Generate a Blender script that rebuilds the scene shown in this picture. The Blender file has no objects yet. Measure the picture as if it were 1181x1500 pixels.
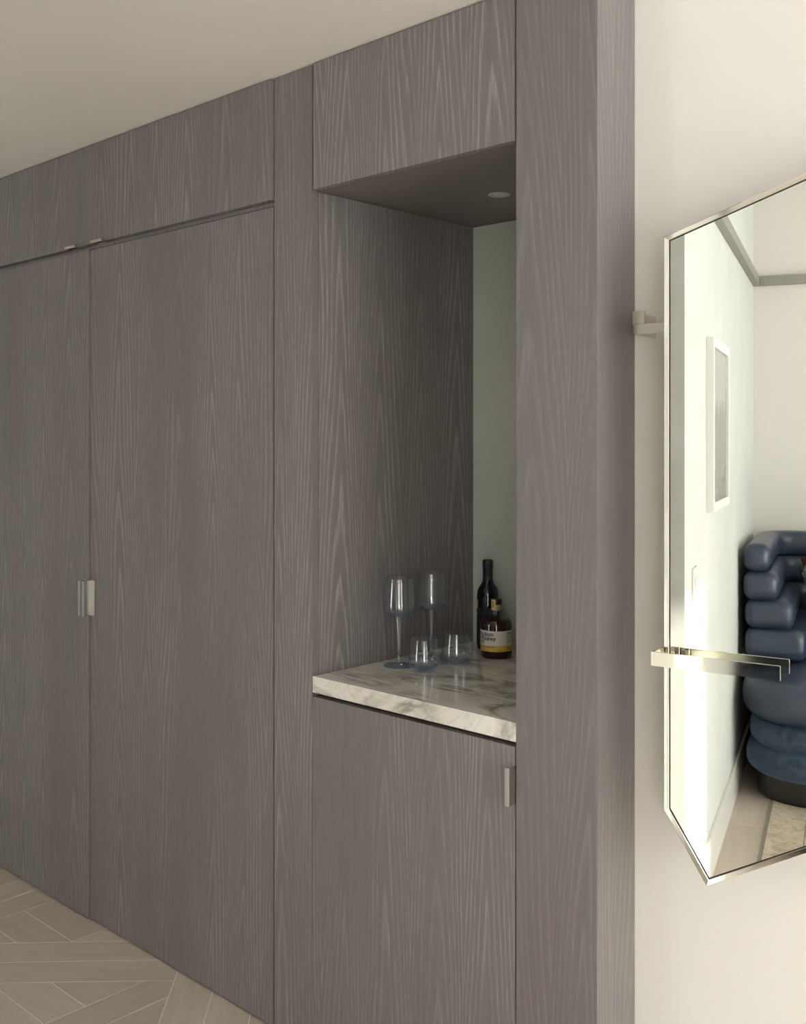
import bpy, bmesh, math, random
from mathutils import Vector, Matrix
random.seed(7)
sc = bpy.context.scene
COL = sc.collection

# ------------------------------------------------------------------ camera
F_PX = 1544.0
cam = bpy.data.cameras.new('camera'); camo = bpy.data.objects.new('camera', cam); COL.objects.link(camo)
camo.location = (0, 0, 1.5)
camo.rotation_euler = (math.radians(90), 0, math.radians(43.4))
cam.sensor_fit = 'HORIZONTAL'; cam.sensor_width = 36.0
cam.lens = F_PX / 1181 * 36.0
cam.shift_y = -105 / 1181
cam.clip_start = 0.02
sc.camera = camo

# ------------------------------------------------------------------ light
vs = sc.view_settings
vs.view_transform = 'Standard'; vs.look = 'None'; vs.gamma = 1.0; vs.use_curve_mapping = False
vs.exposure = -0.1
sc.cycles.use_denoising = True
sc.cycles.diffuse_bounces = 6
sc.cycles.max_bounces = 14; sc.cycles.glossy_bounces = 8; sc.cycles.transparent_max_bounces = 16
world = bpy.data.worlds.new('sky'); sc.world = world; world.use_nodes = True
bg = world.node_tree.nodes['Background']
bg.inputs[0].default_value = (0.93, 0.965, 1.0, 1); bg.inputs[1].default_value = 12.3
sun = bpy.data.lights.new('sun_offscreen', 'SUN'); suno = bpy.data.objects.new('sun_offscreen', sun); COL.objects.link(suno)
sun.energy = 14; sun.angle = math.radians(1.2); sun.color = (1.0, 0.93, 0.82)
SUN_DIR = Vector((1, 0.35, 0.36)).normalized()          # towards the sun
suno.rotation_euler = SUN_DIR.to_track_quat('Z', 'Y').to_euler()
suno.location = (6, 3, 4)
# portals in the window openings guide the sky light sampling
def portal(name, loc, rot, w, h):
    l = bpy.data.lights.new(name, 'AREA'); o = bpy.data.objects.new(name, l); COL.objects.link(o)
    l.shape = 'RECTANGLE'; l.size = w; l.size_y = h; l.cycles.is_portal = True
    o.location = loc; o.rotation_euler = rot
XR, YB, ZR = 3.4, -1.974, 2.86                          # right wall, rear wall, room ceiling
WB = (1.40, 2.75, 0.06, 1.95)                           # rear window x0 x1 z0 z1
WR = (-1.00, 1.46, 0.06, 2.75)                          # right wall window y0 y1 z0 z1
WS = (1.58, 2.60, 0.05, 2.70)                           # narrow window further along the right wall
WL = (-3.7, -2.9, 0.30, 2.10); YL = -2.6                # window of the cabinet room, in its own rear wall
portal('window_rear_offscreen', ((WB[0]+WB[1])/2, YB-0.02, (WB[2]+WB[3])/2), (math.radians(90), 0, 0), WB[1]-WB[0], WB[3]-WB[2])
portal('window_right_offscreen', (XR+0.02, (WR[0]+WR[1])/2, (WR[2]+WR[3])/2), (math.radians(90), 0, math.radians(90)), WR[1]-WR[0], WR[3]-WR[2])
portal('window_rear_left_offscreen', ((WL[0]+WL[1])/2, YL-0.02, (WL[2]+WL[3])/2), (math.radians(90), 0, 0), WL[1]-WL[0], WL[3]-WL[2])
portal('window_right_narrow_offscreen', (XR+0.02, (WS[0]+WS[1])/2, (WS[2]+WS[3])/2), (math.radians(90), 0, math.radians(90)), WS[1]-WS[0], WS[3]-WS[2])
for o in list(COL.objects):
    if o.type == 'LIGHT' and o.data.type == 'AREA':
        # a portal shines along its local -Z: point that into the room
        inward = Vector((0, 1, 0)) if 'rear' in o.name else Vector((-1, 0, 0))
        o.rotation_euler = (-inward).to_track_quat('Z', 'Y').to_euler()

# ------------------------------------------------------------------ material helpers
MATS = {}
def newmat(name):
    m = bpy.data.materials.new(name); m.use_nodes = True; MATS[name] = m
    nt = m.node_tree; b = nt.nodes['Principled BSDF']
    return m, nt, b
def N(nt, t, **kw):
    n = nt.nodes.new(t)
    for k, v in kw.items(): setattr(n, k, v)
    return n
def lk(nt, a, b): nt.links.new(a, b)
def math_n(nt, op, a, b=None, c=None, clamp=False):
    n = N(nt, 'ShaderNodeMath', operation=op); n.use_clamp = clamp
    for i, v in enumerate((a, b, c)):
        if v is None: continue
        if isinstance(v, (int, float)): n.inputs[i].default_value = v
        else: lk(nt, v, n.inputs[i])
    return n.outputs[0]
def ramp(nt, fac, stops):
    r = N(nt, 'ShaderNodeValToRGB'); e = r.color_ramp.elements
    while len(e) < len(stops): e.new(0.5)
    for i, (p, c) in enumerate(stops):
        e[i].position = p; e[i].color = (c if len(c) == 4 else (*c, 1))
    lk(nt, fac, r.inputs[0]); return r.outputs[0]
def mixc(nt, fac, a, b, mode='MIX'):
    m = N(nt, 'ShaderNodeMix', data_type='RGBA', blend_type=mode)
    for i, v in ((0, fac), (6, a), (7, b)):
        if isinstance(v, (int, float)): m.inputs[i].default_value = v
        elif isinstance(v, tuple): m.inputs[i].default_value = (*v, 1) if len(v) == 3 else v
        else: lk(nt, v, m.inputs[i])
    return m.outputs[2]
def noise(nt, vec, scale=1.0, detail=2.0, rough=0.5, dist=0.0):
    n = N(nt, 'ShaderNodeTexNoise'); lk(nt, vec, n.inputs['Vector'])
    n.inputs['Scale'].default_value = scale; n.inputs['Detail'].default_value = detail
    n.inputs['Roughness'].default_value = rough; n.inputs['Distortion'].default_value = dist
    return n.outputs['Fac']
def comb(nt, x, y, z):
    c = N(nt, 'ShaderNodeCombineXYZ')
    for i, v in enumerate((x, y, z)):
        if isinstance(v, (int, float)): c.inputs[i].default_value = v
        else: lk(nt, v, c.inputs[i])
    return c.outputs[0]
def bump(nt, b, h, strength, dist=0.001):
    n = N(nt, 'ShaderNodeBump'); n.inputs['Strength'].default_value = strength; n.inputs['Distance'].default_value = dist
    lk(nt, h, n.inputs['Height']); lk(nt, n.outputs[0], b.inputs['Normal'])
def plain(name, col, rough=0.5, metal=0.0, spec=0.5, **kw):
    m, nt, b = newmat(name)
    b.inputs['Base Color'].default_value = (*col, 1); b.inputs['Roughness'].default_value = rough
    b.inputs['Metallic'].default_value = metal; b.inputs['Specular IOR Level'].default_value = spec
    for k, v in kw.items(): b.inputs[k].default_value = v
    return m

def oak(name, dark, mid, light, grain='z', rough=0.5, gain=1.0):
    m, nt, b = newmat(name)
    tc = N(nt, 'ShaderNodeTexCoord'); oi = N(nt, 'ShaderNodeObjectInfo')
    sp = N(nt, 'ShaderNodeSeparateXYZ'); lk(nt, tc.outputs['Object'], sp.inputs[0])
    rnd = math_n(nt, 'MULTIPLY', oi.outputs['Random'], 57.0)
    if grain == 'z':
        h = math_n(nt, 'ADD', sp.outputs[0], sp.outputs[1]); g = sp.outputs[2]
    else:
        h = math_n(nt, 'ADD', sp.outputs[1], sp.outputs[2]); g = sp.outputs[0]
    # slow waviness of the fibres
    wob = noise(nt, comb(nt, math_n(nt, 'MULTIPLY', h, 5.0), rnd, math_n(nt, 'MULTIPLY', g, 1.6)), 1, 2, 0.5)
    h2 = math_n(nt, 'ADD', h, math_n(nt, 'MULTIPLY', wob, 0.012))
    # growth-ring contours: rows of pointed cathedral arches that run out into straight grain
    warp = noise(nt, comb(nt, math_n(nt, 'MULTIPLY', h, 3.0), rnd, math_n(nt, 'MULTIPLY', g, 0.55)), 1, 1.5, 0.5)
    xw = math_n(nt, 'ADD', math_n(nt, 'DIVIDE', math_n(nt, 'ADD', h, math_n(nt, 'MULTIPLY', warp, 0.16)), 0.15), rnd)
    tri = math_n(nt, 'MULTIPLY', math_n(nt, 'ABSOLUTE', math_n(nt, 'SUBTRACT', math_n(nt, 'FRACT', xw), 0.5)), 2.0)
    prof = math_n(nt, 'MULTIPLY', math_n(nt, 'POWER', tri, 1.35), 5.0)
    n1 = noise(nt, comb(nt, math_n(nt, 'MULTIPLY', h, 9.0), rnd, math_n(nt, 'MULTIPLY', g, 0.9)), 1, 2.0, 0.45)
    ph = math_n(nt, 'ADD', math_n(nt, 'ADD', math_n(nt, 'MULTIPLY', g, 4.0), prof), math_n(nt, 'MULTIPLY', n1, 4.5))
    fr = math_n(nt, 'FRACT', ph)
    ring0 = ramp(nt, fr, [(0.0, (0, 0, 0)), (0.50, (0.10,)*3), (0.84, (1, 1, 1)), (1.0, (0, 0, 0))])
    msk = noise(nt, comb(nt, math_n(nt, 'MULTIPLY', h, 5.0), rnd, math_n(nt, 'MULTIPLY', g, 0.8)), 1, 2, 0.5)
    ring = math_n(nt, 'MULTIPLY', ring0, ramp(nt, msk, [(0.36, (0.10,)*3), (0.60, (1, 1, 1))]))
    # pores: fine short vertical streaks
    p1 = noise(nt, comb(nt, math_n(nt, 'MULTIPLY', h2, 430.0), rnd, math_n(nt, 'MULTIPLY', g, 14.0)), 1, 2, 0.6)
    pore = ramp(nt, p1, [(0.42, (0, 0, 0)), (0.64, (1, 1, 1))])
    p2 = noise(nt, comb(nt, math_n(nt, 'MULTIPLY', h2, 95.0), rnd, math_n(nt, 'MULTIPLY', g, 2.2)), 1, 3, 0.6)
    streak = ramp(nt, p2, [(0.36, (0, 0, 0)), (0.70, (1, 1, 1))])
    amt = math_n(nt, 'ADD', math_n(nt, 'MULTIPLY', math_n(nt, 'ADD', math_n(nt, 'MULTIPLY', ring, 0.75), 0.14), pore), math_n(nt, 'MULTIPLY', ring, 0.40), clamp=True)
    amt = math_n(nt, 'MULTIPLY', amt, 0.85*gain)
    # broad staves: slight warm / cool drift
    p3 = noise(nt, comb(nt, math_n(nt, 'MULTIPLY', h, 7.0), rnd, math_n(nt, 'MULTIPLY', g, 0.7)), 1, 2, 0.5)
    base = mixc(nt, ramp(nt, p3, [(0.35, (0, 0, 0)), (0.65, (1, 1, 1))]), mid, (mid[0]*1.01, mid[1]*1.04, mid[2]*1.06))
    base = mixc(nt, math_n(nt, 'MULTIPLY', streak, 0.35), base, dark)
    col = mixc(nt, amt, base, light)
    lk(nt, col, b.inputs['Base Color'])
    lk(nt, math_n(nt, 'ADD', math_n(nt, 'MULTIPLY', amt, 0.12), rough), b.inputs['Roughness'])
    b.inputs['Specular IOR Level'].default_value = 0.45
    bump(nt, b, math_n(nt, 'SUBTRACT', 1.0, amt), 0.12, 0.0006)
    return m
OAK = oak('grey_oak', (0.130, 0.110, 0.106), (0.178, 0.154, 0.151), (0.345, 0.312, 0.304))
OAK_CALM = oak('grey_oak_calm', (0.130, 0.110, 0.106), (0.178, 0.154, 0.151), (0.345, 0.312, 0.304), gain=0.4)
OAK_H = oak('grey_oak_across', (0.130, 0.110, 0.106), (0.178, 0.154, 0.151), (0.345, 0.312, 0.304), grain='x', gain=0.6)
LIP = plain('oak_edge_lipping', (0.178, 0.154, 0.151), 0.4)
CARC = plain('cabinet_carcass', (0.050, 0.042, 0.036), 0.7)

def plaster(name, col, mott=0.04, rough=0.85, scale=2.0):
    m, nt, b = newmat(name)
    tc = N(nt, 'ShaderNodeTexCoord')
    n = noise(nt, tc.outputs['Object'], scale, 5, 0.6)
    c = mixc(nt, ramp(nt, n, [(0.3, (0, 0, 0)), (0.7, (1, 1, 1))]), tuple(v*(1-mott) for v in col), tuple(min(1, v*(1+mott)) for v in col))
    lk(nt, c, b.inputs['Base Color']); b.inputs['Roughness'].default_value = rough
    b.inputs['Specular IOR Level'].default_value = 0.25
    f = noise(nt, tc.outputs['Object'], 180, 3, 0.6)
    bump(nt, b, f, 0.05, 0.0005)
    return m
WALL = plaster('cream_plaster', (0.69, 0.66, 0.62), 0.012)
WALL_G = plaster('pale_limewash', (0.60, 0.61, 0.58), 0.05, 0.8, 3.5)
CEIL = plaster('ceiling_plaster', (0.74, 0.70, 0.655), 0.03, 0.9, 1.2)
WHITE = plain('white_paint', (0.72, 0.715, 0.69), 0.45)
BASEB = plain('baseboard_paint', (0.66, 0.645, 0.60), 0.45)
GREY_TRIM = plain('grey_trim', (0.28, 0.265, 0.235), 0.5)

def plank_mat():
    m, nt, b = newmat('pale_oak_parquet')
    tc = N(nt, 'ShaderNodeTexCoord'); oi = N(nt, 'ShaderNodeObjectInfo')
    sp = N(nt, 'ShaderNodeSeparateXYZ'); lk(nt, tc.outputs['Object'], sp.inputs[0])
    rnd = math_n(nt, 'MULTIPLY', oi.outputs['Random'], 31.0)
    n = noise(nt, comb(nt, math_n(nt, 'MULTIPLY', sp.outputs[0], 4.0), math_n(nt, 'MULTIPLY', sp.outputs[1], 34.0), rnd), 1, 4, 0.55, 0.4)
    n2 = noise(nt, comb(nt, math_n(nt, 'MULTIPLY', sp.outputs[0], 12.0), math_n(nt, 'MULTIPLY', sp.outputs[1], 260.0), rnd), 1, 2, 0.5)
    t = math_n(nt, 'MULTIPLY', oi.outputs['Random'], 1.0)
    base = mixc(nt, t, (0.545, 0.465, 0.385), (0.645, 0.56, 0.47))
    c = mixc(nt, math_n(nt, 'MULTIPLY', ramp(nt, n, [(0.35, (0, 0, 0)), (0.7, (1, 1, 1))]), 0.45), base, (0.45, 0.375, 0.305))
    c = mixc(nt, math_n(nt, 'MULTIPLY', n2, 0.12), c, (0.20, 0.16, 0.12))
    lk(nt, c, b.inputs['Base Color']); b.inputs['Roughness'].default_value = 0.42
    bump(nt, b, n2, 0.05, 0.0004)
    return m
PLANK = plank_mat()
JOINT = plain('parquet_joint', (0.86, 0.81, 0.74), 0.8)

def marble():
    m, nt, b = newmat('veined_marble')
    tc = N(nt, 'ShaderNodeTexCoord')
    mp = N(nt, 'ShaderNodeMapping'); lk(nt, tc.outputs['Object'], mp.inputs[0])
    mp.inputs['Rotation'].default_value = (0.25, 0.15, math.radians(-28)); mp.inputs['Scale'].default_value = (2.6, 9.5, 6.0)
    a = noise(nt, mp.outputs[0], 1.0, 6, 0.62, 0.9)
    v1 = math_n(nt, 'ABSOLUTE', math_n(nt, 'SUBTRACT', a, 0.5))
    vein = ramp(nt, v1, [(0.0, (1, 1, 1)), (0.022, (0.55,)*3), (0.075, (0, 0, 0))])
    k = noise(nt, tc.outputs['Object'], 5.5, 3, 0.5)
    mask = ramp(nt, k, [(0.34, (0, 0, 0)), (0.55, (1, 1, 1))])
    cloud = noise(nt, mp.outputs[0], 0.55, 4, 0.6, 0.5)
    base = mixc(nt, ramp(nt, cloud, [(0.42, (0, 0, 0)), (0.68, (1, 1, 1))]), (0.82, 0.785, 0.73), (0.66, 0.61, 0.54))
    c = mixc(nt, math_n(nt, 'MULTIPLY', math_n(nt, 'MULTIPLY', vein, mask), 0.85), base, (0.15, 0.145, 0.115))
    fine = noise(nt, mp.outputs[0], 2.7, 5, 0.7, 1.2)
    fv = ramp(nt, math_n(nt, 'ABSOLUTE', math_n(nt, 'SUBTRACT', fine, 0.5)), [(0.0, (1, 1, 1)), (0.03, (0, 0, 0))])
    c = mixc(nt, math_n(nt, 'MULTIPLY', fv, 0.22), c, (0.33, 0.27, 0.18))
    lk(nt, c, b.inputs['Base Color']); b.inputs['Roughness'].default_value = 0.12
    return m
MARBLE = marble()
BACKGLASS = plain('pale_green_back_painted_glass', (0.60, 0.635, 0.56), 0.09, 0, 0.6)
NICKEL = plain('polished_nickel', (0.80, 0.765, 0.70), 0.06, 1.0)
SATIN = plain('satin_nickel', (0.52, 0.51, 0.49), 0.26, 1.0)
MIRROR = plain('silvered_glass', (0.93, 0.94, 0.915), 0.0, 1.0)
BLACK = plain('black_rubber', (0.012, 0.011, 0.010), 0.6)

def thin_glass(name, tint, edge, pw=2.2):
    m = bpy.data.materials.new(name); m.use_nodes = True; nt = m.node_tree
    nt.nodes.remove(nt.nodes['Principled BSDF']); out = nt.nodes['Material Output']
    lw = N(nt, 'ShaderNodeLayerWeight'); lw.inputs[0].default_value = 0.35
    fw_ = N(nt, 'ShaderNodeLayerWeight'); fw_.inputs[0].default_value = 0.5
    fres = math_n(nt, 'ADD', math_n(nt, 'MULTIPLY', math_n(nt, 'POWER', fw_.outputs['Facing'], 4.0), 0.85), 0.05)
    tr = N(nt, 'ShaderNodeBsdfTransparent'); gl = N(nt, 'ShaderNodeBsdfGlossy'); gl.inputs['Roughness'].default_value = 0.01
    gl.inputs['Color'].default_value = (1, 1, 1, 1)
    c = mixc(nt, math_n(nt, 'POWER', lw.outputs['Facing'], pw), tint, edge)
    lk(nt, c, tr.inputs[0])
    mx = N(nt, 'ShaderNodeMixShader'); lk(nt, fres, mx.inputs[0]); lk(nt, tr.outputs[0], mx.inputs[1]); lk(nt, gl.outputs[0], mx.inputs[2])
    lk(nt, mx.outputs[0], out.inputs[0]); return m
GLASS = thin_glass('pale_blue_thin_glass', (0.985, 0.992, 0.999), (0.66, 0.78, 0.95))
GLASS_BASE = thin_glass('blue_glass_foot', (0.885, 0.94, 0.997), (0.36, 0.56, 0.95), 3.2)
PANE = thin_glass('window_pane', (0.97, 0.98, 0.97), (0.8, 0.85, 0.82))
STEMG = plain('blue_glass_stem', (0.86, 0.92, 0.985), 0.02, 0, 0.5); STEMG.node_tree.nodes['Principled BSDF'].inputs['Transmission Weight'].default_value = 1.0
NECKG = thin_glass('clear_bottle_glass', (0.80, 0.78, 0.74), (0.35, 0.33, 0.30))
WHISKY = plain('amber_whiskey_behind_glass', (0.022, 0.008, 0.004), 0.05, 0, 0.6)
WINEG = plain('dark_bottle_glass', (0.006, 0.007, 0.007), 0.06, 0, 0.6)
NAVY = plain('navy_foil', (0.018, 0.017, 0.028), 0.35)
NAVYL = plain('navy_paper', (0.012, 0.013, 0.024), 0.6)
PAPER = plain('cream_paper', (0.62, 0.56, 0.50), 0.6)
YELLOW = plain('yellow_paper', (0.62, 0.40, 0.075), 0.55)
INK = plain('black_ink', (0.02, 0.019, 0.018), 0.6)
CORK = plain('cork', (0.42, 0.27, 0.15), 0.7)
STOP = plain('black_stopper', (0.012, 0.012, 0.012), 0.35)

def leather():
    m, nt, b = newmat('blue_leather')
    tc = N(nt, 'ShaderNodeTexCoord')
    n = noise(nt, tc.outputs['Object'], 3.0, 3, 0.5)
    c = mixc(nt, n, (0.024, 0.036, 0.062), (0.034, 0.048, 0.076))
    lk(nt, c, b.inputs['Base Color']); b.inputs['Roughness'].default_value = 0.30
    f = noise(nt, tc.outputs['Object'], 14, 4, 0.6); bump(nt, b, f, 0.12, 0.004)
    return m
LEATHER = leather()
def velvet():
    m, nt, b = newmat('blue_velvet')
    tc = N(nt, 'ShaderNodeTexCoord')
    n = noise(nt, tc.outputs['Object'], 11, 5, 0.65, 1.5)
    c = mixc(nt, ramp(nt, n, [(0.35, (0, 0, 0)), (0.7, (1, 1, 1))]), (0.008, 0.018, 0.038), (0.040, 0.066, 0.105))
    lk(nt, c, b.inputs['Base Color']); b.inputs['Roughness'].default_value = 0.75
    b.inputs['Sheen Weight'].default_value = 0.5; b.inputs['Sheen Tint'].default_value = (0.3, 0.45, 0.7, 1)
    return m
VELVET = velvet()
PLINTH = plain('dark_stained_wood', (0.012, 0.009, 0.007), 0.4)
MAROON = plain('maroon_velvet', (0.075, 0.014, 0.012), 0.8)
def pattern():
    m, nt, b = newmat('dark_green_print')
    tc = N(nt, 'ShaderNodeTexCoord')
    v = noise(nt, tc.outputs['Object'], 38, 3, 0.6, 1.0)
    c = ramp(nt, v, [(0.40, (0.012, 0.020, 0.016)), (0.52, (0.05, 0.07, 0.055)), (0.62, (0.30, 0.32, 0.26))])
    lk(nt, c, b.inputs['Base Color']); b.inputs['Roughness'].default_value = 0.8
    return m
GREENP = pattern()
def rugm():
    m, nt, b = newmat('beige_wool_pile')
    tc = N(nt, 'ShaderNodeTexCoord')
    v = noise(nt, tc.outputs['Object'], 60, 4, 0.7)
    w = noise(nt, tc.outputs['Object'], 16, 3, 0.6, 0.8)
    c = mixc(nt, ramp(nt, w, [(0.45, (0, 0, 0)), (0.7, (1, 1, 1))]), (0.50, 0.43, 0.33), (0.36, 0.29, 0.21))
    c = mixc(nt, ramp(nt, v, [(0.5, (0, 0, 0)), (0.75, (0.7,)*3)]), c, (0.22, 0.17, 0.12))
    lk(nt, c, b.inputs['Base Color']); b.inputs['Roughness'].default_value = 0.95
    bump(nt, b, v, 0.6, 0.004)
    return m
RUG = rugm()
RUGB = plain('grey_rug_binding', (0.26, 0.235, 0.20), 0.9)
def art():
    m, nt, b = newmat('misty_landscape_print')
    tc = N(nt, 'ShaderNodeTexCoord'); sp = N(nt, 'ShaderNodeSeparateXYZ'); lk(nt, tc.outputs['Object'], sp.inputs[0])
    n = noise(nt, comb(nt, 0.0, math_n(nt, 'MULTIPLY', sp.outputs[1], 16.0), math_n(nt, 'MULTIPLY', sp.outputs[2], 2.5)), 1, 4, 0.6)
    hgt = math_n(nt, 'ADD', sp.outputs[2], math_n(nt, 'MULTIPLY', n, -0.35))
    c = ramp(nt, math_n(nt, 'ADD', hgt, 0.5), [(0.0, (0.20, 0.205, 0.165)), (0.36, (0.25, 0.255, 0.215)), (0.42, (0.40, 0.40, 0.385)), (1.0, (0.46, 0.46, 0.465))])
    lk(nt, c, b.inputs['Base Color']); b.inputs['Roughness'].default_value = 0.25
    return m
ART = art()
LENS = plain('frosted_lens', (0.62, 0.60, 0.57), 0.4)

# ------------------------------------------------------------------ geometry helpers
def W(o):
    """world translation/rotation matrix from the chain of parents (no depsgraph needed)"""
    m = o.matrix_basis.copy()
    while o.parent: o = o.parent; m = o.matrix_basis @ m
    return m
def link(name, me, mat, parent=None, loc=(0, 0, 0), rotz=0.0):
    o = bpy.data.objects.new(name, me); COL.objects.link(o)
    if mat is not None and not me.materials: me.materials.append(mat)
    o.location = loc; o.rotation_euler = (0, 0, rotz)
    if parent is not None: o.parent = parent
    return o
def tag(o, label=None, cat=None, group=None, kind=None):
    if label: o['label'] = label
    if cat: o['category'] = cat
    if group: o['group'] = group
    if kind: o['kind'] = kind
    return o
def empty(name, loc, label=None, cat=None, group=None, rotz=0.0, kind=None):
    o = bpy.data.objects.new(name, None); COL.objects.link(o)
    o.location = loc; o.rotation_euler = (0, 0, rotz); o.empty_display_size = 0.1
    return tag(o, label, cat, group, kind)
def box(name, b, mat, parent=None, bevel=0.0, local=False):
    """b = x0,x1,y0,y1,z0,z1 in world metres (or in the parent's own frame when local)"""
    x0, x1, y0, y1, z0, z1 = b
    c = Vector(((x0+x1)/2, (y0+y1)/2, (z0+z1)/2))
    bm = bmesh.new(); bmesh.ops.create_cube(bm, size=1.0)
    for v in bm.verts: v.co = Vector((v.co.x*(x1-x0), v.co.y*(y1-y0), v.co.z*(z1-z0)))
    if bevel: bmesh.ops.bevel(bm, geom=list(bm.edges), offset=bevel, segments=2, affect='EDGES', profile=0.6)
    me = bpy.data.meshes.new(name); bm.to_mesh(me); bm.free()
    loc = c
    if parent is not None and not local: loc = W(parent).inverted() @ c
    return link(name, me, mat, parent, loc)
def mesh(name, verts, faces, mat, parent=None, loc=(0, 0, 0), smooth=False):
    me = bpy.data.meshes.new(name); me.from_pydata(verts, [], faces); me.validate()
    bm = bmesh.new(); bm.from_mesh(me); bmesh.ops.recalc_face_normals(bm, faces=bm.faces); bm.to_mesh(me); bm.free()
    if smooth: me.polygons.foreach_set('use_smooth', [True]*len(me.polygons))
    return link(name, me, mat, parent, loc)
def prism(name, poly, z0, z1, mat, parent=None, loc=(0, 0, 0)):
    n = len(poly)
    vs_ = [(x, y, z0) for x, y in poly] + [(x, y, z1) for x, y in poly]
    fs = [tuple(range(n)), tuple(range(n, 2*n))] + [(i, (i+1) % n, n+(i+1) % n, n+i) for i in range(n)]
    return mesh(name, vs_, fs, mat, parent, loc)
def lathe(name, prof, mat, parent=None, seg=48, loc=(0, 0, 0), smooth=True):
    vs_, fs, rings = [], [], []
    for r, z in prof:
        if r < 1e-6: rings.append([len(vs_)]); vs_.append((0, 0, z))
        else:
            rings.append(list(range(len(vs_), len(vs_)+seg)))
            for i in range(seg): a = 2*math.pi*i/seg; vs_.append((r*math.cos(a), r*math.sin(a), z))
    for A, B in zip(rings, rings[1:]):
        for i in range(seg):
            j = (i+1) % seg
            if len(A) == 1 and len(B) == 1: continue
            if len(A) == 1: fs.append((A[0], B[i], B[j]))
            elif len(B) == 1: fs.append((A[i], A[j], B[0]))
            else: fs.append((A[i], A[j], B[j], B[i]))
    o = mesh(name, vs_, fs, mat, parent, loc, smooth)
    if smooth:
        try: o.data.set_sharp_from_angle(angle=math.radians(50))
        except Exception: pass
    return o
def clip(poly, a, b, c):
    """keep a*x+b*y <= c"""
    out = []
    for i in range(len(poly)):
        p, q = poly[i], poly[(i+1) % len(poly)]
        dp, dq = a*p[0]+b*p[1]-c, a*q[0]+b*q[1]-c
        if dp <= 0: out.append(p)
        if (dp < 0 < dq) or (dq < 0 < dp):
            t = dp/(dp-dq); out.append((p[0]+t*(q[0]-p[0]), p[1]+t*(q[1]-p[1])))
    return out

# ------------------------------------------------------------------ the setting
YF = 1.72                      # front plane of the joinery
XRET = -1.115                  # the side of the end pilaster, in line with the picture wall
ZC = 2.42                      # lower ceiling over the cabinet passage
YC = 0.53                      # passage wall opposite the cabinets
XL = -4.6                      # end of the passage
YW = 1.856                     # where the cream wall meets the pilaster
TH = math.radians(10.3)        # the cream wall runs 10 degrees off the joinery
CORNER = Vector((XRET, YW, 0))
MD = Vector((math.cos(TH), math.sin(TH), 0)); MN = Vector((math.sin(TH), -math.cos(TH), 0))

floor = box('floor', (XL-0.1, XR+0.15, YL-0.15, 3.0, -0.12, -0.0005), JOINT); tag(floor, 'pale oak parquet floor', kind='structure')
cl = box('ceiling', (XL-0.1, XRET, YL-0.12, 2.42, ZC, ZC+0.15), CEIL); tag(cl, 'low plaster ceiling over the cabinets', kind='structure')
cr = box('ceiling_room', (XRET-0.15, XR+0.15, YB-0.15, 3.0, ZR, ZR+0.1), WALL); tag(cr, 'high plaster ceiling over the sofa', kind='structure')
bk = box('wall_bulkhead', (XRET-0.15, XRET+0.001, YC, 2.42, ZC+0.151, ZR), WALL); tag(bk, kind='structure')
wp = box('wall_picture', (XRET-0.15, XRET+0.003, YL-0.12, YC, 0, ZR), WALL_G); tag(wp, 'pale limewashed wall with picture', kind='structure')
we = box('wall_left', (XL-0.1, XL, YL, 2.42, 0, ZC), WALL); tag(we, kind='structure')
wj = box('wall_behind_cabinets', (XL-0.1, XRET, 2.42, 2.52, 0, ZC+0.15), WALL); tag(wj, kind='structure')
# cream wall carrying the mirror
L = (XR+0.05-XRET)/math.cos(TH)
wm = mesh('wall_back', [(0, 0, 0), (L, 0, 0), (L, 0.1, 0), (0, 0.1, 0), (0, 0, ZR), (L, 0, ZR), (L, 0.1, ZR), (0, 0.1, ZR)],
          [(0, 1, 2, 3), (4, 5, 6, 7), (0, 1, 5, 4), (1, 2, 6, 5), (2, 3, 7, 6), (3, 0, 4, 7)], WALL, None, CORNER)
wm.rotation_euler = (0, 0, TH); tag(wm, 'cream plaster wall behind the mirror', kind='structure')

def wall_with_openings(name, horiz, fixed, thick, a0, a1, z0, z1, holes, mat):
    """a wall as one mesh of rectangular pieces round its openings"""
    cuts = sorted({a0, a1, *[h[0] for h in holes], *[h[1] for h in holes]})
    verts, faces = [], []
    def add(p0, p1, q0, q1):
        if p1-p0 < 1e-4 or q1-q0 < 1e-4: return
        i = len(verts)
        f0, f1 = min(fixed, fixed+thick), max(fixed, fixed+thick)
        for z in (q0, q1):
            for (a, f) in ((p0, f0), (p1, f0), (p1, f1), (p0, f1)):
                verts.append((a, f, z) if horiz else (f, a, z))
        faces.extend([(i, i+1, i+2, i+3), (i+4, i+5, i+6, i+7)] + [(i+k, i+(k+1) % 4, i+4+(k+1) % 4, i+4+k) for k in range(4)])
    for p0, p1 in zip(cuts, cuts[1:]):
        mid = (p0+p1)/2; hs = [h for h in holes if h[0] < mid < h[1]]
        z = z0
        for h in sorted(hs, key=lambda h: h[2]): add(p0, p1, z, h[2]); z = h[3]
        add(p0, p1, z, z1)
    return tag(mesh(name, verts, faces, mat), kind='structure')
wall_with_openings('wall_rear', True, YB, -0.12, XRET+0.003, XR, 0, ZR, [WB], WALL)
wall_with_openings('wall_right', False, XR, 0.12, YB-0.12, 2.9, 0, ZR, [WR, WS], WALL)
wall_with_openings('wall_rear_left', True, YL, -0.12, XL, XRET-0.15, 0, ZC, [WL], WALL)
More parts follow.
